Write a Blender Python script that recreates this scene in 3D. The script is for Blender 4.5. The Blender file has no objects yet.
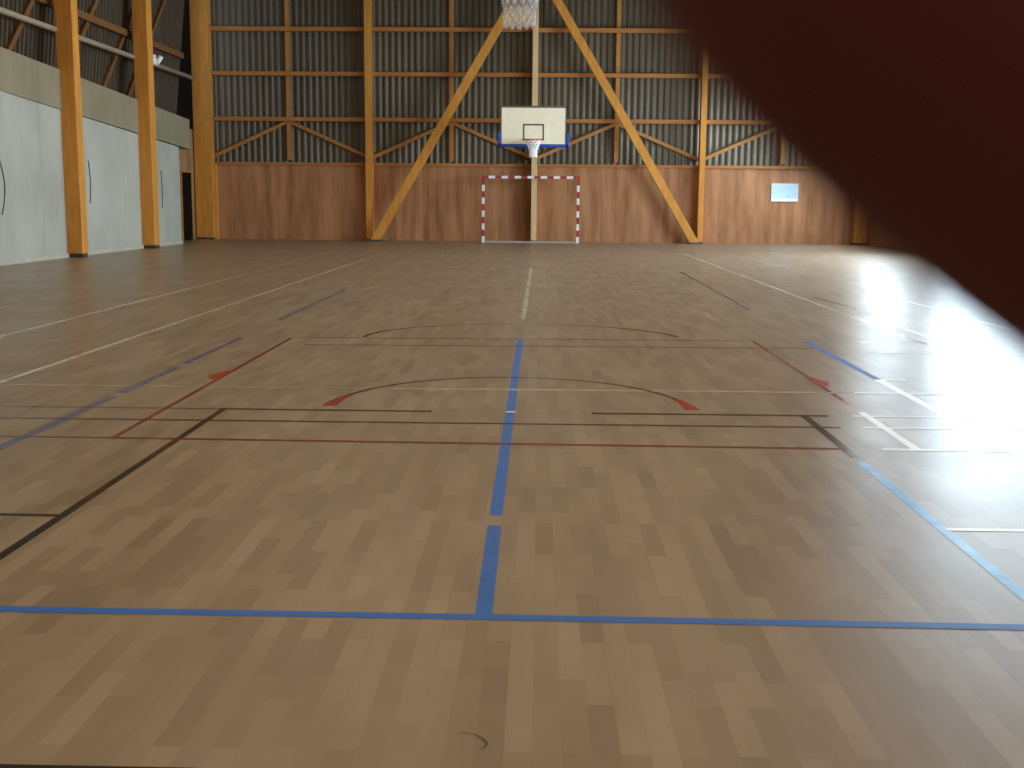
import bpy, bmesh, math, random
from mathutils import Vector, Matrix
random.seed(4)
COL = bpy.context.scene.collection
PI = math.pi

# ------------------------------------------------------------ materials
def mat(name):
    m = bpy.data.materials.new(name); m.use_nodes = True
    nt = m.node_tree; b = nt.nodes['Principled BSDF']
    return m, nt, b
def N(nt, t, **kw):
    n = nt.nodes.new(t)
    for k, v in kw.items():
        if k in n.inputs: n.inputs[k].default_value = v
        else: setattr(n, k, v)
    return n
def lk(nt, a, b): nt.links.new(a, b)
def coords(nt, scale=(1, 1, 1), rot=(0, 0, 0), kind='Object'):
    tc = N(nt, 'ShaderNodeTexCoord'); mp = N(nt, 'ShaderNodeMapping')
    mp.inputs['Scale'].default_value = scale; mp.inputs['Rotation'].default_value = rot
    lk(nt, tc.outputs[kind], mp.inputs['Vector']); return mp.outputs['Vector']
def ramp(nt, fac, stops):
    r = N(nt, 'ShaderNodeValToRGB'); e = r.color_ramp.elements
    while len(e) < len(stops): e.new(.5)
    for i, (p, c) in enumerate(stops): e[i].position = p; e[i].color = (*c, 1)
    lk(nt, fac, r.inputs['Fac']); return r.outputs['Color']
def noisy(name, c1, c2, scale=(1, 1, 1), sc=3, rough=.7, spec=.3, lo=.3, hi=.7, bump=0, metal=0):
    m, nt, b = mat(name)
    n = N(nt, 'ShaderNodeTexNoise', Scale=sc, Detail=5)
    lk(nt, coords(nt, scale), n.inputs['Vector'])
    lk(nt, ramp(nt, n.outputs['Fac'], [(lo, c1), (hi, c2)]), b.inputs['Base Color'])
    b.inputs['Roughness'].default_value = rough; b.inputs['Specular IOR Level'].default_value = spec
    b.inputs['Metallic'].default_value = metal
    if bump:
        bp = N(nt, 'ShaderNodeBump', Strength=bump, Distance=.01)
        lk(nt, n.outputs['Fac'], bp.inputs['Height']); lk(nt, bp.outputs['Normal'], b.inputs['Normal'])
    return m

M = {}
M['glulam'] = noisy('glulam_timber', (.52, .215, .033), (.68, .295, .052), (3, 3, .5), 3, .55, .3)
M['pale_timber'] = noisy('pale_timber', (.62, .42, .2), (.74, .52, .27), (3, 3, .5), 3, .55, .3)
M['rail_timber'] = noisy('rail_timber', (.36, .14, .04), (.46, .19, .055), (.6, 3, 3), 3, .65, .2)
M['brace_timber'] = noisy('brace_timber', (.38, .17, .05), (.47, .22, .065), (2, 2, 2), 3, .65, .2)
M['steel_foot'] = noisy('dark_steel', (.03, .035, .045), (.05, .06, .07), (1, 1, 1), 4, .5, .4)
M['corrugated'] = noisy('corrugated_sheet', (.085, .068, .044), (.115, .094, .064), (1, 1, .15), 1.5, .44, .35, metal=.32)
M['dark_clad'] = noisy('dark_cladding', (.06, .043, .028), (.1, .074, .05), (1, 5, .4), 2.5, .7, .2)
M['roof'] = noisy('roof_lining', (.035, .026, .018), (.055, .042, .03), (1, 1, 1), 2, .85, .1)
M['red_paint'] = noisy('red_paint', (.33, .03, .02), (.4, .04, .03), (1, 1, 1), 8, .4, .4)
M['white_paint'] = noisy('white_paint', (.75, .74, .74), (.82, .82, .82), (1, 1, 1), 8, .4, .4)
M['grey_metal'] = noisy('galvanised_metal', (.3, .3, .31), (.42, .42, .43), (1, 1, 1), 8, .4, .5, metal=.3)
M['pipe'] = noisy('pipe_paint', (.32, .26, .19), (.38, .31, .23), (1, 1, 1), 4, .5, .4)
M['board'] = noisy('backboard_face', (.8, .75, .58), (.86, .81, .64), (1, 1, 1), 4, .45, .4)
M['board_line'] = noisy('backboard_line', (.1, .09, .08), (.13, .12, .1), (1, 1, 1), 4, .5, .3)
M['blue_pad'] = noisy('blue_padding', (.015, .06, .33), (.02, .08, .4), (1, 1, 1), 4, .55, .3)
M['rim'] = noisy('rim_orange', (.65, .16, .04), (.75, .2, .05), (1, 1, 1), 4, .45, .4)
M['net'] = noisy('net_cord', (.9, .93, .95), (.95, .97, .98), (1, 1, 1), 30, .8, .2)
M['black_strip'] = noisy('black_strip', (.012, .01, .009), (.02, .016, .013), (1, 1, 1), 9, .6, .2)
M['black_gap'] = noisy('opening_darkness', (.006, .005, .004), (.01, .008, .006), (1, 1, 1), 3, .9, .05)  # near-black colour painted for the darkness inside the door opening and upper recess
M['wire'] = noisy('black_cable', (.09, .1, .1), (.12, .13, .13), (1, 1, 1), 9, .6, .2)

M['dark_beam'] = noisy('dark_timber', (.15, .065, .02), (.2, .09, .03), (2, 2, 2), 3, .65, .2)
# wood wainscot of plywood boards
def mk_wainscot(name, c1, c2, ax):
    m, nt, b = mat(name)
    v = coords(nt, (1, 1, 1))
    sep = N(nt, 'ShaderNodeSeparateXYZ'); lk(nt, v, sep.inputs[0])
    mul = N(nt, 'ShaderNodeMath', operation='MULTIPLY'); mul.inputs[1].default_value = 4.6
    lk(nt, sep.outputs[ax], mul.inputs[0])
    fl = N(nt, 'ShaderNodeMath', operation='FLOOR'); lk(nt, mul.outputs[0], fl.inputs[0])
    wn = N(nt, 'ShaderNodeTexWhiteNoise', noise_dimensions='1D'); lk(nt, fl.outputs[0], wn.inputs['W'])
    n = N(nt, 'ShaderNodeTexNoise', Scale=2.5, Detail=6)
    mp = coords(nt, (1.6, 1.6, .22)); lk(nt, mp, n.inputs['Vector'])
    n2 = N(nt, 'ShaderNodeTexNoise', Scale=16, Detail=4)
    lk(nt, coords(nt, (1.2, 1.2, .12)), n2.inputs['Vector'])
    a = N(nt, 'ShaderNodeMath', operation='MULTIPLY_ADD'); lk(nt, wn.outputs['Value'], a.inputs[0]); a.inputs[1].default_value = .22; lk(nt, n.outputs['Fac'], a.inputs[2])
    a2 = N(nt, 'ShaderNodeMath', operation='MULTIPLY_ADD'); lk(nt, n2.outputs['Fac'], a2.inputs[0]); a2.inputs[1].default_value = .45; lk(nt, a.outputs[0], a2.inputs[2])
    lk(nt, ramp(nt, a2.outputs[0], [(.55, c1), (1.0, c2)]), b.inputs['Base Color'])
    b.inputs['Roughness'].default_value = .6; b.inputs['Specular IOR Level'].default_value = .25
    return m
M['wainscot'] = mk_wainscot('plywood_panelling', (.24, .10, .04), (.46, .215, .10), 0)
M['wainscot_side'] = mk_wainscot('plywood_panelling_side', (.24, .12, .055), (.42, .23, .11), 1)

# concrete
def mk_concrete(name, c1, c2):
    m, nt, b = mat(name)
    n = N(nt, 'ShaderNodeTexNoise', Scale=.8, Detail=8, Roughness=.7); lk(nt, coords(nt, (1, 1, .6)), n.inputs['Vector'])
    col = ramp(nt, n.outputs['Fac'], [(.35, c1), (.65, c2)])
    # formwork joints
    br = N(nt, 'ShaderNodeTexBrick', Scale=1.0); br.offset = 0
    br.inputs['Brick Width'].default_value = 2.42; br.inputs['Row Height'].default_value = 40
    br.inputs['Mortar Size'].default_value = .012; br.inputs['Mortar Smooth'].default_value = .4
    br.inputs['Color1'].default_value = br.inputs['Color2'].default_value = (1, 1, 1, 1); br.inputs['Mortar'].default_value = (.72, .72, .72, 1)
    sp = N(nt, 'ShaderNodeSeparateXYZ'); cb = N(nt, 'ShaderNodeCombineXYZ')
    lk(nt, coords(nt), sp.inputs[0]); lk(nt, sp.outputs[1], cb.inputs[0]); lk(nt, sp.outputs[2], cb.inputs[1]); lk(nt, cb.outputs[0], br.inputs['Vector'])
    mx = N(nt, 'ShaderNodeMixRGB', blend_type='MULTIPLY'); mx.inputs[0].default_value = 1
    lk(nt, col, mx.inputs[1]); lk(nt, br.outputs['Color'], mx.inputs[2]); lk(nt, mx.outputs[0], b.inputs['Base Color'])
    b.inputs['Roughness'].default_value = .8; b.inputs['Specular IOR Level'].default_value = .2
    return m
M['concrete'] = mk_concrete('concrete_panels', (.36, .355, .30), (.45, .445, .385))
M['concrete_band'] = mk_concrete('concrete_lintel', (.225, .19, .12), (.29, .245, .16))
M['kick'] = noisy('pale_skirting', (.42, .38, .3), (.5, .45, .36), (1, 1, 1), 3, .7, .2)

# floor: strip-pattern vinyl parquet
def mk_floor():
    m, nt, b = mat('parquet_vinyl')
    sp = N(nt, 'ShaderNodeSeparateXYZ'); cb = N(nt, 'ShaderNodeCombineXYZ')
    lk(nt, coords(nt), sp.inputs[0]); lk(nt, sp.outputs[1], cb.inputs[0]); lk(nt, sp.outputs[0], cb.inputs[1])
    def brick(w, h, off, c1, c2, mortar):
        br = N(nt, 'ShaderNodeTexBrick', Scale=1.0); br.offset = off; br.offset_frequency = 2
        br.inputs['Brick Width'].default_value = w; br.inputs['Row Height'].default_value = h
        br.inputs['Mortar Size'].default_value = .0008; br.inputs['Mortar Smooth'].default_value = 1
        br.inputs['Color1'].default_value = (*c1, 1); br.inputs['Color2'].default_value = (*c2, 1); br.inputs['Mortar'].default_value = (*mortar, 1)
        lk(nt, cb.outputs[0], br.inputs['Vector']); return br.outputs['Color']
    c = brick(.44, .07, .37, FLOOR_A, FLOOR_B, FLOOR_A)
    c2 = brick(.93, .07, .61, (.93, .92, .9), (1.06, 1.07, 1.08), (.99, .99, .99))
    mx = N(nt, 'ShaderNodeMixRGB', blend_type='MULTIPLY'); mx.inputs[0].default_value = 1
    lk(nt, c, mx.inputs[1]); lk(nt, c2, mx.inputs[2])
    n = N(nt, 'ShaderNodeTexNoise', Scale=1.2, Detail=4); lk(nt, coords(nt, (3, .7, 1)), n.inputs['Vector'])
    cr = ramp(nt, n.outputs['Fac'], [(.3, (.9, .88, .85)), (.7, (1.08, 1.09, 1.1))])
    mx2 = N(nt, 'ShaderNodeMixRGB', blend_type='MULTIPLY'); mx2.inputs[0].default_value = 1
    lk(nt, mx.outputs[0], mx2.inputs[1]); lk(nt, cr, mx2.inputs[2])
    n3 = N(nt, 'ShaderNodeTexNoise', Scale=1, Detail=3); lk(nt, coords(nt, (.9, .9, 1)), n3.inputs['Vector'])
    rr = N(nt, 'ShaderNodeMapRange'); lk(nt, n3.outputs['Fac'], rr.inputs[0])
    rr.inputs['From Min'].default_value = .3; rr.inputs['From Max'].default_value = .7
    rr.inputs['To Min'].default_value = .32; rr.inputs['To Max'].default_value = .38
    lk(nt, rr.outputs[0], b.inputs['Roughness'])
    lk(nt, mx2.outputs[0], b.inputs['Base Color']); b.inputs['Specular IOR Level'].default_value = .42
    return m
FLOOR_A = (.228, .163, .108); FLOOR_B = (.313, .238, .17)
M['floor'] = mk_floor()
def line_mat(name, c, alpha=1, rough=.17, wear=.25):
    m, nt, b = mat(name)
    b.inputs['Base Color'].default_value = (*c, 1); b.inputs['Roughness'].default_value = rough
    b.inputs['Specular IOR Level'].default_value = .5
    n = N(nt, 'ShaderNodeTexNoise', Scale=9, Detail=4); lk(nt, coords(nt), n.inputs['Vector'])
    mr = N(nt, 'ShaderNodeMapRange'); lk(nt, n.outputs['Fac'], mr.inputs[0])
    mr.inputs['From Min'].default_value = .3; mr.inputs['From Max'].default_value = .7
    mr.inputs['To Min'].default_value = alpha * (1 - wear); mr.inputs['To Max'].default_value = min(1, alpha * (1 + wear * .5))
    lk(nt, mr.outputs[0], b.inputs['Alpha'])
    return m
M['l_blue'] = line_mat('blue_court_paint', (.012, .14, .58), 1, .5, .12)
M['l_blue_glare'] = line_mat('glare_blue_court_paint', (.04, .27, .7), 1, .3, .2)  # blue lightened in the colour to carry glare on the right-hand line
M['l_blue_faded'] = line_mat('faded_blue_court_paint', (.12, .14, .36), .6, .25, .4)
M['l_black'] = line_mat('black_court_paint', (.022, .014, .007), .95, .2, .1)
M['l_black_faded'] = line_mat('faded_black_court_paint', (.03, .02, .01), .5, .2, .3)
M['l_brown'] = line_mat('dark_brown_court_paint', (.07, .035, .015), .8, .2, .25)
M['l_red'] = line_mat('red_court_paint', (.24, .025, .015), .85, .2, .2)
M['l_red_faded'] = line_mat('faded_red_court_paint', (.18, .04, .03), .5, .2, .3)
M['l_redtab'] = line_mat('bright_red_court_paint', (.42, .03, .025), .9, .22, .1)
M['l_white'] = line_mat('white_court_paint', (.75, .7, .6), .8, .2, .35)
M['l_white_faded'] = line_mat('faded_white_court_paint', (.7, .64, .52), .42, .2, .5)
M['l_white_glare'] = line_mat('white_and_glare_court_paint', (.93, .94, .95), 1, .36, .05)  # glare painted white on right-hand lines, also used for true white lines
M['scuff'] = line_mat('brown_scuff', (.05, .035, .015), .8, .4, .5)
# sign
def mk_sign():
    m, nt, b = mat('notice_sheet')
    b.inputs['Base Color'].default_value = (.72, .84, .93, 1); b.inputs['Roughness'].default_value = .35
    b.inputs['Specular IOR Level'].default_value = .5
    n = N(nt, 'ShaderNodeTexNoise', Scale=9, Detail=3); lk(nt, coords(nt, (.5, 1, 4)), n.inputs['Vector'])
    lk(nt, ramp(nt, n.outputs['Fac'], [(.4, (.40, .56, .72)), (.62, (.52, .66, .78))]), b.inputs['Base Color'])
    return m
M['sign'] = mk_sign()
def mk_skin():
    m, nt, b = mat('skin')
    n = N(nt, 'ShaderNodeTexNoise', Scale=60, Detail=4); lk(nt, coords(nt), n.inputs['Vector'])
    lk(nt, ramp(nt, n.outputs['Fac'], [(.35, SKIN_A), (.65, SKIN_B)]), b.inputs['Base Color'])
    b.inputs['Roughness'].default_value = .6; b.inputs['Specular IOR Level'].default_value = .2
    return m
SKIN_A = (.12, .034, .04); SKIN_B = (.14, .04, .047)  # skin colour darkened to stand for the finger being backlit
M['skin'] = mk_skin()
M['nail'] = noisy('fingernail', (.35, .17, .14), (.4, .2, .17), (1, 1, 1), 40, .35, .4)
def mk_glass():
    m, nt, b = mat('window_glass')
    b.inputs['Base Color'].default_value = (.85, .93, .97, 1); b.inputs['Roughness'].default_value = .05
    b.inputs['Transmission Weight'].default_value = 1; b.inputs['IOR'].default_value = 1.02
    return m
M['glass'] = mk_glass()
M['ground'] = noisy('pale_gravel', (.5, .52, .5), (.6, .62, .6), (1, 1, 1), 2, .9, .1)

# ------------------------------------------------------------ mesh helpers
def link(o, parent=None):
    COL.objects.link(o)
    if parent is not None: o.parent = parent
    return o
def obj(name, bm, m, parent=None, smooth=False, recalc=True):
    if recalc: bmesh.ops.recalc_face_normals(bm, faces=bm.faces)
    me = bpy.data.meshes.new(name); bm.to_mesh(me); bm.free()
    ms = m if isinstance(m, (list, tuple)) else [m]
    for x in ms: me.materials.append(x)
    if smooth: me.polygons.foreach_set('use_smooth', [True] * len(me.polygons))
    return link(bpy.data.objects.new(name, me), parent)
def tag(o, label, cat, group=None, kind=None):
    if label: o['label'] = label
    if cat: o['category'] = cat
    if group: o['group'] = group
    if kind: o['kind'] = kind
    return o
def thing(name, label, cat, loc=(0, 0, 0), group=None):
    o = bpy.data.objects.new(name, None); o.empty_display_size = .2; COL.objects.link(o); o.location = loc
    return tag(o, label, cat, group)
def struct(name, bm, m, parent=None, **k):
    o = obj(name, bm, m, parent, **k)
    if parent is None: o['kind'] = 'structure'
    return o
def bx(bm, x0, x1, y0, y1, z0, z1, mi=0):
    vs = [bm.verts.new((x, y, z)) for x in (x0, x1) for y in (y0, y1) for z in (z0, z1)]
    for f in ((0, 1, 3, 2), (4, 6, 7, 5), (0, 4, 5, 1), (2, 3, 7, 6), (0, 2, 6, 4), (1, 5, 7, 3)):
        bm.faces.new([vs[i] for i in f]).material_index = mi
    return vs
def bev(bm, w=.01):
    bmesh.ops.bevel(bm, geom=list(bm.edges), offset=w, segments=1, affect='EDGES')
def box(*a):
    bm = bmesh.new(); bx(bm, *a); return bm
def tube(bm, pts, r, n=8, closed=False, mi=0, caps=True):
    pts = [Vector(p) for p in pts]; rings = []
    L = len(pts)
    up = Vector((0, 0, 1))
    for i, p in enumerate(pts):
        if closed: d = pts[(i + 1) % L] - pts[i - 1]
        else: d = pts[min(i + 1, L - 1)] - pts[max(i - 1, 0)]
        d.normalize()
        u = up if abs(d.dot(up)) < .95 else Vector((1, 0, 0))
        a = d.cross(u).normalized(); b = d.cross(a).normalized()
        rr = r[i] if isinstance(r, (list, tuple)) else r
        rings.append([bm.verts.new(p + rr * (a * math.cos(2 * PI * k / n) + b * math.sin(2 * PI * k / n))) for k in range(n)])
    for i in range(L if closed else L - 1):
        A, B = rings[i], rings[(i + 1) % L]
        for k in range(n): bm.faces.new((A[k], A[(k + 1) % n], B[(k + 1) % n], B[k])).material_index = mi
    if not closed and caps:
        bm.faces.new(rings[0]); bm.faces.new(rings[-1])
def inclined(bm, p, q, w, y0, y1, cut_floor=False):
    """timber in the XZ plane from p to q, width w, spanning y0..y1"""
    p = Vector((p[0], 0, p[1])); q = Vector((q[0], 0, q[1]))
    d = (q - p).normalized(); n = Vector((-d.z, 0, d.x)) * w / 2
    cs = [p + n, p - n, q - n, q + n]
    if cut_floor:
        for i in (0, 1):
            c = cs[i]; t = (0 - c.z) / d.z; cs[i] = c + d * t
    A = [bm.verts.new((c.x, y0, c.z)) for c in cs]; B = [bm.verts.new((c.x, y1, c.z)) for c in cs]
    bm.faces.new(A); bm.faces.new(B[::-1])
    for i in range(4): bm.faces.new((A[i], B[i], B[(i + 1) % 4], A[(i + 1) % 4]))

# ------------------------------------------------------------ room shell
BY = 37.8            # inner face of far wall panelling
CX = -.18            # centre post
XL, XR = -10.15, 10.3
ZS, ZT = 1.15, 4.7
NEAR = -4.0
fl = struct('floor', box(-11.3, 10.6, NEAR - .3, BY + .5, -.1, 0), M['floor'])

# far wall: plywood wainscot below, corrugated sheet above
wb = struct('wall_back', box(-11.3, 10.6, BY, BY + .12, 0, 2.36), M['wainscot'])
bm = bmesh.new()
x = -11.3; prof = []
while x < 10.6:
    for dx, dy in ((0, 0), (.055, 0), (.105, .029), (.15, .029)):
        prof.append((x + dx, BY + .16 + dy))
    x += .2
lo = [bm.verts.new((a, b, 2.3)) for a, b in prof]; hi = [bm.verts.new((a, b, 11.4)) for a, b in prof]
for i in range(len(prof) - 1): bm.faces.new((lo[i], lo[i + 1], hi[i + 1], hi[i]))
sh = obj('corrugated_sheet', bm, M['corrugated'], wb, recalc=False)
sh['label'] = 'grey vertically ribbed metal cladding above the wooden panelling'
struct('trim_1', box(-10.9, 10.3, BY - .07, BY + .13, 2.34, 2.43), M['rail_timber'])
wb2 = obj('wall_backing', box(-11.4, 10.7, BY + .25, BY + .35, 0, 11.6), M['roof'], wb)

# left wall
def quad_wall(segs, x0, x1):
    """segs: list of (y, zlo, zhi)"""
    bm = bmesh.new(); R = []
    for y, a, b in segs: R.append([bm.verts.new(c) for c in ((x0, y, a), (x1, y, a), (x1, y, b), (x0, y, b))])
    for A, B in zip(R, R[1:]):
        for i in range(4): bm.faces.new((A[i], A[(i + 1) % 4], B[(i + 1) % 4], B[i]))
    bm.faces.new(R[0]); bm.faces.new(R[-1]); return bm
wl = struct('wall_left', quad_wall([(NEAR, 0, 3.3), (22.0, 0, 3.28), (33.6, 0, 2.70)], XL - .35, XL), M['concrete'])
o = obj('lintel_band', quad_wall([(NEAR, 3.3, 4.1), (22.0, 3.28, 4.09), (34.6, 2.68, 3.52)], XL - .35, XL + .03), M['concrete_band'], wl)
o['label'] = 'darker beige horizontal concrete band above the pale panels'
struct('baseboard_left', box(XL, XL + .03, NEAR, 33.6, 0, .09), M['kick'])
# leaning dark cladding above the concrete
bm = bmesh.new()
base_x, lean = XL - .62, .11
ys = []; y = NEAR
while y < 35.2: ys.append(y); y += .2
for k, yy in enumerate(ys[:-1]):
    for d0, d1, ya, yb in ((0, 0, 0, .08), (0, .05, .08, .1), (.05, .05, .1, .18), (.05, 0, .18, .2)):
        a = [bm.verts.new(c) for c in ((base_x + d0, yy + ya, 3.2), (base_x + d1, yy + yb, 3.2), (base_x + d1 + lean * 5.6, yy + yb, 8.8), (base_x + d0 + lean * 5.6, yy + ya, 8.8))]
        bm.faces.new(a)
o = obj('leaning_cladding', bm, M['dark_clad'], wl, recalc=False)
o['label'] = 'dark ribbed cladding leaning inward above the concrete'
o = obj('ledge', box(XL - .9, XL - .3, NEAR, 34.6, 3.1, 3.2), M['roof'], wl)
# purlin and sloping rafters on the leaning cladding: parts of the wall
def lean_pt(y, z, off=.06): return Vector((base_x + .05 + off + lean * (z - 3.2), y, z))
for z in (5.35, 7.0):
    bm = bmesh.new(); p = lean_pt(0, z)
    bx(bm, p.x - .04, p.x + .09, NEAR, 35.0, z - .08, z + .08)
    obj('wall_purlin', bm, M['dark_beam'], wl)
for y in (18.0, 20.6, 23.2, 26.2, 28.6, 30.4):
    bm = bmesh.new(); p, q = lean_pt(y, 3.3, .0), lean_pt(y + 4.6, 8.7, .0)
    v = [bm.verts.new(c) for c in (p + Vector((0, -.09, 0)), p + Vector((0, .09, 0)), q + Vector((0, .09, 0)), q + Vector((0, -.09, 0)),
         p + Vector((.08, -.09, 0)), p + Vector((.08, .09, 0)), q + Vector((.08, .09, 0)), q + Vector((.08, -.09, 0)))]
    for f in ((0, 1, 2, 3), (4, 7, 6, 5), (0, 4, 5, 1), (2, 6, 7, 3), (1, 5, 6, 2), (0, 3, 7, 4)): bm.faces.new([v[i] for i in f])
    obj('wall_stud', bm, M['dark_beam'], wl)
# recess at the far left corner: timber panel with a doorway painted near-black
obj('recess_panel', box(-11.15, -10.86, 33.6, BY, 0, 3.4), M['wainscot_side'], wl)
obj('recess_dark_panel', box(-11.1, -10.84, 35.3, BY, 3.4, 9.2), M['black_gap'], wl)  # near-black panel put in so the upper recess reads dark
obj('recess_back', box(-11.15, XL - .35, 33.3, 33.6, 0, 3.2), M['concrete'], wl)
d = struct('door_1', box(-10.86, -10.83, 36.0, 37.0, 0, 2.06), M['black_gap'])
bm = bmesh.new()
bx(bm, -10.86, -10.81, 35.92, 36.0, 0, 2.12); bx(bm, -10.86, -10.81, 37.0, 37.08, 0, 2.12); bx(bm, -10.86, -10.81, 36.0, 37.0, 2.06, 2.12)
obj('door_frame', bm, M['brace_timber'], d)

# right wall: plywood below, glazed band, wood above
wr = struct('wall_right', box(XR, XR + .15, NEAR, BY + .3, 0, ZS), M['wainscot_side'])
WIN = [(9.0, 14.0), (14.4, 19.4), (19.8, 24.4), (24.8, 30.4), (33.4, 37.2)]  # last window is added to brighten the cladding of the right bay
WZ = [(ZS, ZT)] * 4 + [(2.7, 4.7)]
WP = [170, 280, 540, 1150, 520]
ZS, ZT = 1.15, 4.7
obj('upper_panel', box(XR, XR + .15, NEAR, BY + .3, ZT, 11.4), M['wainscot_side'], wr)
edges = [NEAR] + [v for w in WIN for v in w] + [BY + .3]
for a, b in zip(edges[0::2], edges[1::2]):
    obj('pier', box(XR, XR + .15, a, b, ZS, ZT), M['wainscot_side'], wr)
for i, (a, b) in enumerate(WIN):
    bm = bmesh.new(); ZS, ZT = WZ[i]
    if ZS > 2: obj('lower_panel', box(XR, XR + .15, a, b, 1.15, ZS), M['wainscot_side'], wr)
    n = 4
    for k in range(n + 1):
        yy = a + (b - a) * k / n; bx(bm, XR + .02, XR + .1, max(a, yy - .03), min(b, yy + .03), ZS, ZT)
    for z in (ZS, 3.2, ZT):
        bx(bm, XR + .02, XR + .1, a, b, max(ZS, z - .04), min(ZT, z + .04))
    w = struct('window_%d' % (i + 1), bm, M['pale_timber'])
    obj('pane', box(XR + .05, XR + .06, a, b, ZS, ZT), M['glass'], w)

# near wall behind the camera
struct('wall_front', box(-11.3, 10.6, NEAR - .3, NEAR, 0, 11.4), M['wainscot'])
# pitched ceiling
bm = bmesh.new()
for (x0, z0, x1, z1) in ((-11.4, 8.3, CX, 10.9), (CX, 10.9, 10.7, 8.3)):
    a = [bm.verts.new(c) for c in ((x0, NEAR - .3, z0), (x1, NEAR - .3, z1), (x1, BY + .4, z1), (x0, BY + .4, z0))]
    b = [bm.verts.new(v.co + Vector((0, 0, .12))) for v in a]
    bm.faces.new(a); bm.faces.new(b[::-1])
    for i in range(4): bm.faces.new((a[i], b[i], b[(i + 1) % 4], a[(i + 1) % 4]))
struct('ceiling', bm, M['roof'])
struct('trim_2', box(-1.9, -.77, 2.3, 2.53, 0, .004), M['black_strip'])

# ------------------------------------------------------------ court markings (parts of the floor)
zc = [0.0005]
def strip(pts, w, m, label, name='court_line', ws=None):
    bm = bmesh.new(); z = zc[0]; zc[0] += .00002
    P = [Vector((p[0], p[1])) for p in pts]; L = []; Rr = []
    for i, p in enumerate(P):
        d = (P[min(i + 1, len(P) - 1)] - P[max(i - 1, 0)]).normalized(); n = Vector((-d.y, d.x)) * (ws[i] if ws else w) / 2
        L.append(bm.verts.new((p.x + n.x, p.y + n.y, z))); Rr.append(bm.verts.new((p.x - n.x, p.y - n.y, z)))
    for i in range(len(P) - 1): bm.faces.new((Rr[i], Rr[i + 1], L[i + 1], L[i]))
    for f in bm.faces:
        f.normal_update()
        if f.normal.z < 0: f.normal_flip()
    o = obj(name, bm, M[m], fl, recalc=False)
    if label: o['label'] = label
    return o
W = .046
# long lines, towards the far wall
strip([(-5.03, 8.0), (-5.03, 19)], .045, 'l_white', 'thin white sideline nearest the concrete wall')
strip([(-5.05, 19), (-5.12, 30)], .045, 'l_white_faded', None)
strip([(-3.79, 6.5), (-3.79, 14)], .05, 'l_white', 'white sideline second from the concrete wall')
strip([(-3.79, 14), (-3.79, 26)], .05, 'l_white', None)
strip([(-3.79, 26), (-3.79, 32)], .05, 'l_white_faded', None)
strip([(-2.81, 4.5), (-2.79, 7.6)], .07, 'l_blue_faded', 'faded violet-blue line on the left')
strip([(-2.79, 7.75), (-2.79, 9.0)], .07, 'l_blue_faded', None)
strip([(-2.79, 9.2), (-2.79, 11.0)], .06, 'l_blue_faded', None)
strip([(-2.79, 12.6), (-2.79, 17)], .05, 'l_blue_faded', None)
strip([(-2.31, 6.28), (-2.32, 11.02)], .036, 'l_red', 'dark red line on the left with a red tab')
strip([(-1.95, 3.0), (-1.95, 7.22)], .042, 'l_black', 'black line at the left running out of the foreground')
strip([(-.16, 3.56), (-.165, 4.62)], .055, 'l_blue', 'wide blue centre line nearest the camera')
strip([(-.165, 4.78), (-.165, 11.04)], .055, 'l_blue', 'wide blue centre line')
strip([(-.16, 12.98), (-.145, 23.0)], .055, 'l_white', 'white centre line towards the goal')
strip([(1.65, 6.0), (1.65, 7.24)], .05, 'l_black', 'short black line on the right')
strip([(1.645, 3.0), (1.65, 5.9)], .05, 'l_blue_glare', 'pale blue line running out of the frame at the right')
strip([(2.04, 7.62), (2.04, 11.17)], .036, 'l_red', 'dark red line on the right with a red tab')
strip([(2.035, 6.22), (2.04, 7.35)], .05, 'l_white_glare', 'end of the red line painted white as glare, beside the black one')
strip([(2.54, 8.76), (2.54, 11.16)], .055, 'l_blue', 'blue line on the right')
strip([(2.545, 4.0), (2.54, 8.76)], .065, 'l_white_glare', 'end of the blue line painted bright white as glare at the right')
strip([(2.58, 14.43), (2.59, 15.58)], .05, 'l_blue_faded', None)
strip([(2.6, 15.6), (2.66, 22.2)], .045, 'l_black_faded', None)
strip([(2.0, 14.1), (1.95, 13.15)], .045, 'l_white_faded', None)
strip([(3.63, 10.5), (3.64, 20)], .05, 'l_white', 'white sideline in the glare at the right')
strip([(3.64, 20), (3.68, 30)], .045, 'l_white', None)
strip([(3.85, 11.4), (3.85, 13.35)], .05, 'l_white_glare', None)
strip([(3.97, 14.73), (3.84, 16.6)], .045, 'l_black_faded', None)
strip([(4.98, 9.5), (4.96, 17.6)], .055, 'l_white_glare', 'outer white sideline nearest the right wall')
strip([(4.96, 17.6), (4.95, 30)], .045, 'l_white_faded', None)
# cross lines
strip([(-3.6, 3.57), (0, 3.56), (3.4, 3.53)], .052, 'l_blue', 'blue line across the foreground')
strip([(-3.2, 4.70), (-1.95, 4.68)], .035, 'l_black', 'short thin black cross line at the left edge')
strip([(1.66, 4.66), (3.6, 4.66)], .04, 'l_white_glare', None)
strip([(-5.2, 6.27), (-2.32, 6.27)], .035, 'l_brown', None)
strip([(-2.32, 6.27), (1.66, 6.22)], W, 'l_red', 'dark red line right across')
strip([(1.85, 6.22), (4.4, 6.20)], .05, 'l_white_glare', None)  # right end of the red cross line whitened as glare
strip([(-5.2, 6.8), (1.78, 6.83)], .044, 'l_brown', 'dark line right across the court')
strip([(1.9, 6.83), (4.6, 6.83)], .04, 'l_white_glare', None)  # right end of the dark cross line whitened as glare
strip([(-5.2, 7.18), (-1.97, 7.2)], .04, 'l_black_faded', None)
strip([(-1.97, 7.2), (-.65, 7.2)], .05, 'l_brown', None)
strip([(.34, 7.2), (1.8, 7.21)], .05, 'l_black', None)
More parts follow.
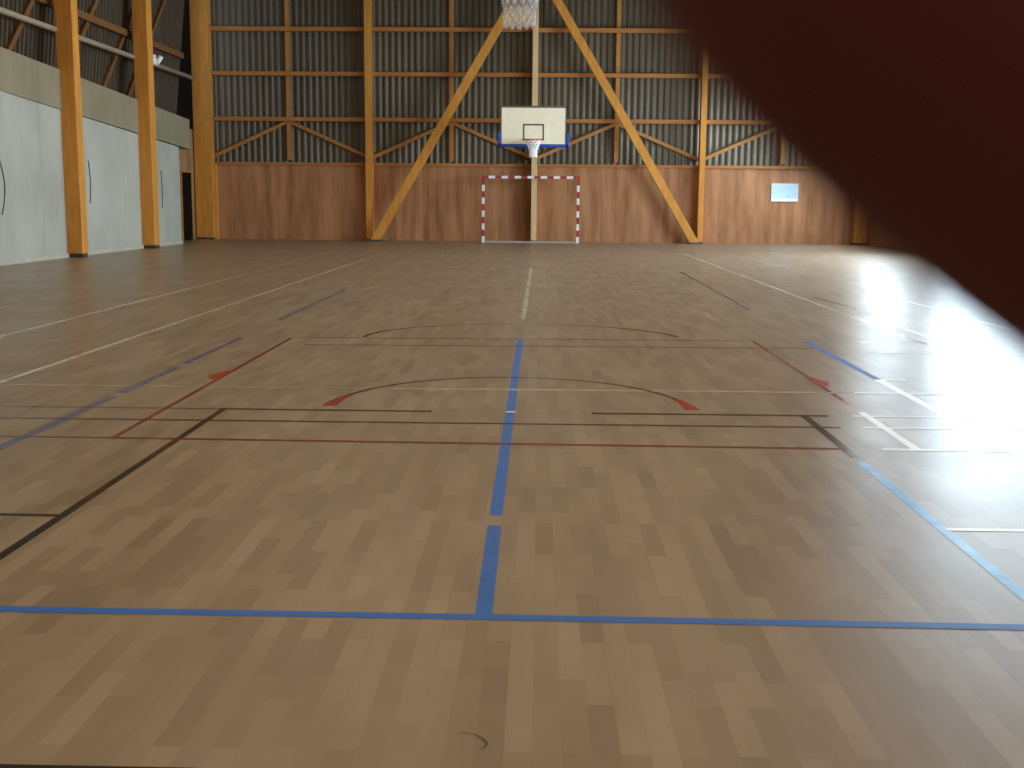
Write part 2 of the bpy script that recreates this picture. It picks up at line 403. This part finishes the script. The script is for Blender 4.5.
strip([(1.95, 7.21), (4.6, 7.21)], .04, 'l_white_glare', None)  # right end of the black cross line whitened as glare
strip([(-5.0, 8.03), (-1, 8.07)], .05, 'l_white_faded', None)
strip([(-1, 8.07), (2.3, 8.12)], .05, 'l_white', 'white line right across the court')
strip([(2.2, 8.12), (5.0, 8.12)], .05, 'l_white_glare', None)
strip([(-.19, 7.215), (-.13, 7.215)], .04, 'l_white_glare', None)
strip([(2.56, 8.75), (2.75, 8.75)], .05, 'l_white_glare', None)
strip([(-2.31, 11.05), (2.04, 11.17)], W, 'l_red_faded', 'faint red cross line farther off')
strip([(-2.1, 10.5), (2.5, 10.63)], W, 'l_black_faded', 'faint dark cross line')
strip([(3.0, 10.4), (3.8, 10.4)], .05, 'l_white_glare', None)
strip([(3.0, 11.2), (4.2, 11.2)], .05, 'l_white_faded', None)
# arcs
def arc(cx, cy, r, ry, a0, a1, n=32): return [(cx + r * math.cos(math.radians(a0 + (a1 - a0) * i / n)), cy + ry * math.sin(math.radians(a0 + (a1 - a0) * i / n))) for i in range(n + 1)]
strip(arc(-.17, 7.36, 1.15, 1.3, 17, 163), .036, 'l_brown', 'dark red half circle on the floor', 'court_arc')
for s in (1, -1):
    P = arc(-.17, 7.36, 1.15, 1.3, 90 - s * 90, 90 - s * 73, 6)
    strip(P, .1, 'l_redtab', 'thick bright red end of the near half circle', 'arc_end', ws=[.1, .09, .085, .075, .065, .055, .045])
strip(arc(-.13, 11.15, 1.52, 1.33, 12, 55), .045, 'l_brown', 'faint far half circle', 'court_arc')
strip(arc(-.13, 11.15, 1.52, 1.33, 55, 125), .04, 'l_red_faded', None, 'court_arc')
strip(arc(-.13, 11.15, 1.52, 1.33, 125, 180), .045, 'l_brown', None, 'court_arc')
for sx, s in ((-2.34, -1), (2.05, 1)):
    bm = bmesh.new(); z = zc[0]; zc[0] += .00002
    pts = [(-.04, -.22), (.03, -.24), (.04, .26), (-.02, .24), (-.05, .12), (-.09, -.02), (-.07, -.12)]
    vs = [bm.verts.new((sx + (p[0] if s < 0 else -p[0]) , 8.62 + p[1] * .9, z)) for p in pts]
    f = bm.faces.new(vs); f.normal_update()
    if f.normal.z < 0: f.normal_flip()
    o = obj('red_tab', bm, M['l_redtab'], fl, recalc=False); o['label'] = 'bright red tab on the %s red line' % ('left' if s < 0 else 'right')
# scuff mark
pts = [(-.185, 2.735), (-.165, 2.742), (-.145, 2.735), (-.125, 2.715), (-.112, 2.69), (-.112, 2.675), (-.125, 2.655)]
o = strip(pts, .005, 'scuff', 'small curved brown scuff in the foreground', 'scuff_mark', ws=[.002, .003, .004, .006, .007, .005, .002])

# ------------------------------------------------------------ far wall timber frame
POSTX = [-10.55, -5.34, CX + .02, 5.06, 10.06]
POSTL = ['timber post in the far left corner beside the concrete wall', 'timber post left of the goal, at the foot of the left long strut',
         'timber centre post behind the goal and the far backboard', 'timber post on the far wall at the foot of the right strut', 'timber post in the far right corner']
PW = [.54, .2, .17, .17, .4]
for i, (px, l) in enumerate(zip(POSTX, POSTL)):
    t = thing('timber_post', l, 'post', (px, BY - .2, 0), 'posts of the far wall')
    hh = 10.8 - abs(px - CX) * .235
    w = PW[i] / 2; y0 = -.2 if i != 2 else -.38
    bm = box(-w, w, y0, .19, .06, hh); o = obj('shaft', bm, M['pale_timber'] if i == 2 else M['glulam'], t)
    if i == 2: o['label'] = 'paler timber shaft than the other posts'
    obj('foot_plate', box(-w + .02, w - .02, y0 + .03, .19, 0, .06), M['steel_foot'], t)
    if i == 0:
        obj('side_board', box(w - .02, w + .08, -.02, .19, 0, 2.34), M['glulam'], t)
# two long struts
for s, foot, top, l in ((-1, -5.12, CX - .02, 'long diagonal timber strut rising right from the floor, left of the goal'),
                     (1, 4.86, CX + .02, 'long diagonal timber strut rising left from the floor, right of the goal')):
    bm = bmesh.new(); inclined(bm, (foot, 0.02), (foot + (top - foot) * .955, 8.35 * .955), .25, BY - .76, BY - .58, True)
    t = thing('diagonal_strut', l, 'strut', (0, 0, 0), 'long diagonal struts of the far wall')
    t.location = (foot, BY - .69, 0)
    o = obj('beam', bm, M['glulam'], t); o.data.transform(Matrix.Translation((-foot, -(BY - .69), 0)))
    obj('foot_shoe', box(-.22, .22, -.14, .14, 0, .05), M['steel_foot'], t)
bays = ['bay beside the left corner', 'bay left of the centre post', 'bay right of the centre post', 'bay beside the right corner']
lv = [(3.76, 'lowest'), (5.15, 'middle'), (6.5, 'upper'), (7.9, 'topmost')]
STX = [-7.92, -2.78, 2.41, 7.62]
for b in range(4):
    xa, xb = POSTX[b] + PW[b] / 2, POSTX[b + 1] - PW[b + 1] / 2
    for z, nm in lv:
        o = obj('horizontal_rail', box(xa, xb, BY - .12, BY + .04, z - .062, z + .062), M['rail_timber'])
        tag(o, '%s horizontal wooden rail on the ribbed cladding, %s' % (nm, bays[b]), 'rail', 'horizontal rails of the far wall')
    o = obj('wall_stud', box(STX[b] - .065, STX[b] + .065, BY + .04, BY + .16, 2.5, 8.9), M['brace_timber'])
    tag(o, 'thin upright wooden stud on the ribbed cladding, %s' % bays[b], 'stud', 'thin studs of the far wall')
    for s, xe in ((-1, xa), (1, xb)):
        bm = bmesh.new(); inclined(bm, (xe, 2.62), (STX[b] + s * .05, 3.68), .105, BY + .045, BY + .135)
        o = obj('diagonal_brace', bm, M['brace_timber'])
        tag(o, 'thin slanting brace %s of the stud, %s' % ('left' if s < 0 else 'right', bays[b]), 'brace', 'thin slanting braces of the far wall')

# ------------------------------------------------------------ left wall posts and pipe
for y0, y1, l in ((25.35, 25.68, 'thick timber post against the concrete wall, nearest to the camera'), (30.2, 30.6, 'thick timber post against the concrete wall, between the nearer post and the corner')):
    t = thing('timber_post', l, 'post', (XL + .15, y0, 0), 'thick posts along the concrete wall')
    bm = box(-.185, .185, 0, y1 - y0, .08, 8.0); bev(bm, .012); obj('shaft', bm, M['glulam'], t)
    obj('foot_plate', box(-.17, .17, .02, y1 - y0 - .02, 0, .08), M['steel_foot'], t)
t = thing('wall_pipe', 'pale horizontal pipe running along the dark cladding above the concrete', 'pipe', (XL + .02, 0, 4.76))
bm = bmesh.new(); tube(bm, [(-.06, 10, 0), (-.06, BY - 2.4, 0)], .06, 10); obj('pipe', bm, M['pipe'], t, True)
bm = bmesh.new(); tube(bm, [(.24, 30.75, -.12), (.24, 30.75, .12)], .1, 12); bx(bm, -.02, .34, 30.68, 30.8, -.05, .05)
tube(bm, [(.3, 30.85, -.12), (.44, 30.85, .1)], .06, 10)
obj('clamp', bm, M['white_paint'], t, True)['label'] = 'pale metal bracket on the second post'
# cables hanging on the concrete wall
for yy, z0, z1, w, l in ((22.3, .95, 2.0, .3, 'thin dark cable hanging on the concrete wall at the left edge'), (26.75, 1.15, 2.1, .12, 'thin dark cable hanging on the concrete beside the nearer post'), (31.9, 1.0, 2.0, .1, 'thin dark cable hanging on the concrete beside the farther post')):
    bm = bmesh.new()
    tube(bm, [(XL + .012, yy + w * math.sin(PI * k / 8) * .6, z0 + (z1 - z0) * k / 8) for k in range(9)], .011, 6)
    tag(obj('hanging_cable', bm, M['wire'], None, True), l, 'cable', 'cables on the concrete wall')

# ------------------------------------------------------------ notice on the panelling
t = thing('wall_notice', 'pale blue-white rectangular notice board on the wood panelling at the right', 'notice', (7.72, BY - .001, 1.33))
obj('sheet', box(-.42, .42, -.02, 0, .02, .56), M['sign'], t)
bm = bmesh.new()
bx(bm, -.42, .42, -.028, -.02, 0, .09)
obj('lower_strip', bm, M['white_paint'], t)

# ------------------------------------------------------------ handball goal
GX, GY = -.26, 36.8
t = thing('handball_goal', 'red and white striped handball goal against the far wall', 'goal', (GX, GY, 0))
def striped(parent, name, n, lo, hi, axis, off, start_red, red_end=False):
    bm = bmesh.new(); L = (hi - lo) / n
    for k in range(n):
        a, b = lo + k * L, lo + (k + 1) * L
        mi = 0 if (k % 2 == (0 if start_red else 1)) else 1
        if axis == 'z': bx(bm, off - .04, off + .04, -.04, .04, a, b, mi)
        else: bx(bm, a, b, -.04, .04, off - .04, off + .04, mi)
    bmesh.ops.remove_doubles(bm, verts=bm.verts, dist=1e-5)
    return obj(name, bm, [M['red_paint'], M['white_paint']], parent)
striped(t, 'goal_post', 10, 0.0, 1.96, 'z', -1.46, False)
striped(t, 'goal_post', 10, 0.0, 1.96, 'z', 1.46, False)
striped(t, 'crossbar', 15, -1.5, 1.5, 'x', 2.0, True)
obj('ground_bar', box(-1.42, 1.42, -.03, .03, 0, .05), M['grey_metal'], t)['label'] = 'pale grey bar lying on the floor between the posts'
for s in (-1, 1):
    bm = bmesh.new(); tube(bm, [(s * 1.46, .04, 1.96), (s * 1.46, .42, 1.9), (s * 1.46, .55, 1.0), (s * 1.46, .55, .03), (s * 1.46, .04, .03)], .02, 8)
    obj('net_frame', bm, M['grey_metal'], t, True)

# ------------------------------------------------------------ basketball baskets
def net(bm, r0, r1, z0, z1, n=12, rows=6, th=.006, flare=.0):
    for k in range(n):
        for s in (1, -1):
            pts = []
            for j in range(rows * 2 + 1):
                u = j / (rows * 2); a = 2 * PI * (k + s * j * .5) / n
                r = r0 + (r1 - r0) * min(1, u * 1.5) ** .8 + flare * max(0, u - .75)
                pts.append((r * math.cos(a), r * math.sin(a), z0 + (z1 - z0) * u))
            tube(bm, pts, th, 4)
def ring(bm, r, z, th, n=32, m=8, c=(0, 0)):
    tube(bm, [(c[0] + r * math.cos(2 * PI * i / n), c[1] + r * math.sin(2 * PI * i / n), z) for i in range(n)], th, m, True)
def basket(name, label, cx, y_face, facing, z_bot, z_rim, wall=True, wx=1.82, hz=1.05, group=None, netp=None):
    """facing=-1: the playing face looks towards the camera"""
    t = thing(name, label, 'basket', (cx, y_face, 0), group)
    f = facing; hw = wx / 2
    Y = lambda a, b: (min(f * a, f * b), max(f * a, f * b))
    o = obj('backboard', box(-hw, hw, *Y(0, -.04), z_bot, z_bot + hz), M['board'], t)
    bm = bmesh.new(); e = .045
    y = Y(.004, -.045)
    bx(bm, -hw - .01, hw + .01, *y, z_bot + hz - e, z_bot + hz + .01); bx(bm, -hw - .01, hw + .01, *y, z_bot - .01, z_bot + e * .4)
    bx(bm, -hw - .01, -hw + e * .6, *y, z_bot, z_bot + hz); bx(bm, hw - e * .6, hw + .01, *y, z_bot, z_bot + hz)
    obj('border', bm, M['board_line'], t)
    bm = bmesh.new(); a, b2 = z_bot + .12, z_bot + .57; y = Y(.003, -.001)
    bx(bm, -.295, .295, *y, b2 - .045, b2); bx(bm, -.295, .295, *y, a, a + .045)
    bx(bm, -.295, -.25, *y, a, b2); bx(bm, .25, .295, *y, a, b2)
    obj('target_square', bm, M['board_line'], t)
    bm = bmesh.new(); y = Y(.03, -.09)
    bx(bm, -hw - .07, hw + .07, *y, z_bot - .07, z_bot + .02)
    for s in (-1, 1): bx(bm, *sorted((s * (hw + .0), s * (hw + .09))), *y, z_bot - .07, z_bot + .33)
    bev(bm, .012); obj('padding', bm, M['blue_pad'], t)['label'] = 'blue padding along the lower edge of the board'
    bm = bmesh.new(); cyr = f * .38
    ring(bm, .225, z_rim, .011, c=(0, cyr)); 
    bx(bm, -.07, .07, *Y(.004, .17), z_rim - .03, z_rim + .005); bx(bm, -.08, .08, *Y(.0, .02), z_rim - .13, z_rim + .03)
    obj('rim', bm, M['rim'], t, True)
    bm = bmesh.new(); net(bm, *netp)
    bmesh.ops.translate(bm, verts=bm.verts, vec=(0, cyr, z_rim))
    obj('net', bm, M['net'], t)
    return t
# far one, on brackets from the centre post
YB = 33.5
t = basket('basketball_hoop', 'far basketball backboard with blue padding, hanging above the goal', CX, YB, -1, 2.83, 2.94, netp=(.215, .1, 0, -.46, 10, 4, .016, .0))
bm = bmesh.new()
for s in (-1, 1):
    bx(bm, s * .45 - .03, s * .45 + .03, .04, BY - .58 - YB, 3.55, 3.62)
    tube(bm, [(s * .45, .06, 3.3), (s * .12, BY - .62 - YB, 3.58)], .025, 8)
bx(bm, -.5, .5, .04, .1, 3.2, 3.26); bx(bm, -.5, .5, .04, .1, 3.62, 3.68); bx(bm, -.5, .5, BY - .66 - YB, BY - .58 - YB, 3.5, 3.66)
obj('support_arm', bm, M['grey_metal'], t)
# near one: seen from behind, hung from the roof; only its net shows at the top edge
YN = 9.12
t = basket('basketball_hoop', 'white net of a basketball hoop hanging into the top edge of the picture', -.17, YN, 1, 2.93, 3.07, netp=(.22, .118, 0, -.44, 12, 5, .0125, .0))
bm = bmesh.new()
for s in (-1, 1):
    tube(bm, [(s * .5, -.07, 3.2), (s * .5, -.07, 4.2), (s * .5, -.3, 10.72)], .03, 8)
    tube(bm, [(s * .5, -.07, 3.9), (s * .5, -3.5, 10.7)], .025, 8)
tube(bm, [(-.5, -.07, 3.3), (.5, -.07, 3.3)], .025, 8); tube(bm, [(-.5, -.07, 3.85), (.5, -.07, 3.85)], .025, 8)
obj('hanging_frame', bm, M['grey_metal'], t, True)

# ------------------------------------------------------------ camera
f_px, pitch, yaw, roll, H = 1180., .1545, -.0214, -.0084, 1.3
cam = bpy.data.cameras.new('Camera'); co = bpy.data.objects.new('Camera', cam); COL.objects.link(co)
cam.sensor_width = 36; cam.lens = 36 * f_px / 1024; cam.clip_start = .004; cam.clip_end = 300
cp, sp, cy, sy, cr, sr = math.cos(pitch), math.sin(pitch), math.cos(yaw), math.sin(yaw), math.cos(roll), math.sin(roll)
fw = Vector((sy * cp, cy * cp, -sp)); xr = Vector((cy, -sy, 0)); dn = fw.cross(xr)
X = xr * cr + dn * sr; Dn = -sr * xr + cr * dn
Mx = Matrix(((X.x, -Dn.x, -fw.x, 0), (X.y, -Dn.y, -fw.y, 0), (X.z, -Dn.z, -fw.z, H), (0, 0, 0, 1)))
co.matrix_world = Mx
bpy.context.scene.camera = co
cam.dof.use_dof = True; cam.dof.focus_distance = 16.0; cam.dof.aperture_fstop = 27.0

# ------------------------------------------------------------ photographer's hand, fingertip in front of the lens
def skin_obj(name, verts, edges, radii, m, parent=None, sub=2):
    me = bpy.data.meshes.new(name); me.from_pydata([tuple(v) for v in verts], edges, []); me.update()
    o = bpy.data.objects.new(name, me); COL.objects.link(o)
    if parent: o.parent = parent
    s = o.modifiers.new('skin', 'SKIN'); s.use_smooth_shade = True
    lay = me.skin_vertices[0].data if me.skin_vertices else None
    if lay is None:
        bpy.context.view_layer.objects.active = o
        with bpy.context.temp_override(object=o, active_object=o): bpy.ops.mesh.customdata_skin_add()
        lay = me.skin_vertices[0].data
    for i, r in enumerate(radii): lay[i].radius = (r, r); lay[i].use_root = (i == 0)
    ss = o.modifiers.new('sub', 'SUBSURF'); ss.levels = sub; ss.render_levels = sub
    me.materials.append(m); return o
# camera-space mm -> world (x right, y up, z forward): where the real hand is held beside the device
Mr = Mx.to_3x3()
def cs(x, y, z): return Vector((0, 0, H)) + Mr @ Vector((x / 1000, y / 1000, -z / 1000))
V = []; E_ = []; R_ = []
def add(p, r, prev=None):
    V.append(cs(*p)); R_.append(r / 1000); i = len(V) - 1
    if prev is not None: E_.append((prev, i))
    return i
# palm root
root = add((104, -72, -38), 21)
wrist = add((128, -118, -62), 21, root)
fa1 = add((150, -190, -95), 29, wrist); fa2 = add((175, -290, -140), 36, fa1); fa3 = add((186, -350, -160), 37, fa2)
# index: over the lens
k1 = add((80, -46, -14), 11.5, root)
i1 = add((54, -25, 12), 10.2, k1); i2 = add((33, -3.4, 27), 9.3, i1); i3 = add((15.2, 9.7, 30.5), 9.3, i2); i4 = add((3.3, 20.0, 30.5), 8.3, i3)
# other fingers, curled behind the device edge
kk = [((92, -62, -14), [((66, -52, 6), 9.6), ((44, -47, -6), 9.0), ((36, -44, -24), 7.8)]),
      ((100, -80, -18), [((76, -78, 2), 9.0), ((55, -76, -8), 8.4), ((47, -73, -26), 7.4)]),
      ((106, -96, -24), [((88, -100, -6), 8.0), ((72, -101, -13), 7.4), ((64, -99, -27), 6.4)])]
for kp, ch in kk:
    p = add(kp, 10.5, root)
    for q, r in ch: p = add(q, r, p)
# thumb from the side of the palm
p = add((90, -66, -54), 13, root); p = add((66, -44, -62), 10.5, p); p = add((46, -26, -60), 9.5, p); add((34, -14, -56), 8, p)
hand = skin_obj('photographer_hand', V, E_, R_, M['skin'])
tag(hand, 'blurred dark reddish finger of the photographer covering the top right corner', 'hand')

# ------------------------------------------------------------ light
w = bpy.data.worlds.new('World'); bpy.context.scene.world = w; w.use_nodes = True
bg = w.node_tree.nodes['Background']; bg.inputs[0].default_value = (.72, .87, 1.0, 1); bg.inputs[1].default_value = 5.0
struct('ground', box(10.8, 60, -20, 60, -.3, -.15), M['ground'])
def area(name, loc, rot, sx, sy, power, color):
    l = bpy.data.lights.new(name, 'AREA'); l.shape = 'RECTANGLE'; l.size = sx; l.size_y = sy; l.energy = power; l.color = color
    o = bpy.data.objects.new(name, l); COL.objects.link(o); o.location = loc; o.rotation_euler = rot; return o
for i, (a, b) in enumerate(WIN):
    ZS, ZT = WZ[i]
    area('window_daylight', (XR - .02, (a + b) / 2, (ZS + ZT) / 2), (0, math.radians(90), 0), ZT - ZS, b - a, WP[i], (.70, .88, 1.0))  # the last of these lamps serves the added window
area('roof_fill', (-1.0, 16, 8.4), (0, 0, 0), 12, 32, 1000, (1, .82, .56))  # unseen warm fill lamp added under the closed roof
area('rear_fill', (0, NEAR + .3, 7.0), (math.radians(88), 0, 0), 16, 2.5, 640, (1, .78, .5))  # unseen warm fill lamp added behind the camera for camera-facing surfaces
sc = bpy.context.scene
sc.view_settings.view_transform = 'Standard'; sc.view_settings.look = 'None'; sc.view_settings.exposure = 0
sc.cycles.max_bounces = 8; sc.cycles.diffuse_bounces = 4; sc.cycles.glossy_bounces = 3; sc.cycles.sample_clamp_indirect = 6
sc.cycles.use_denoising = True
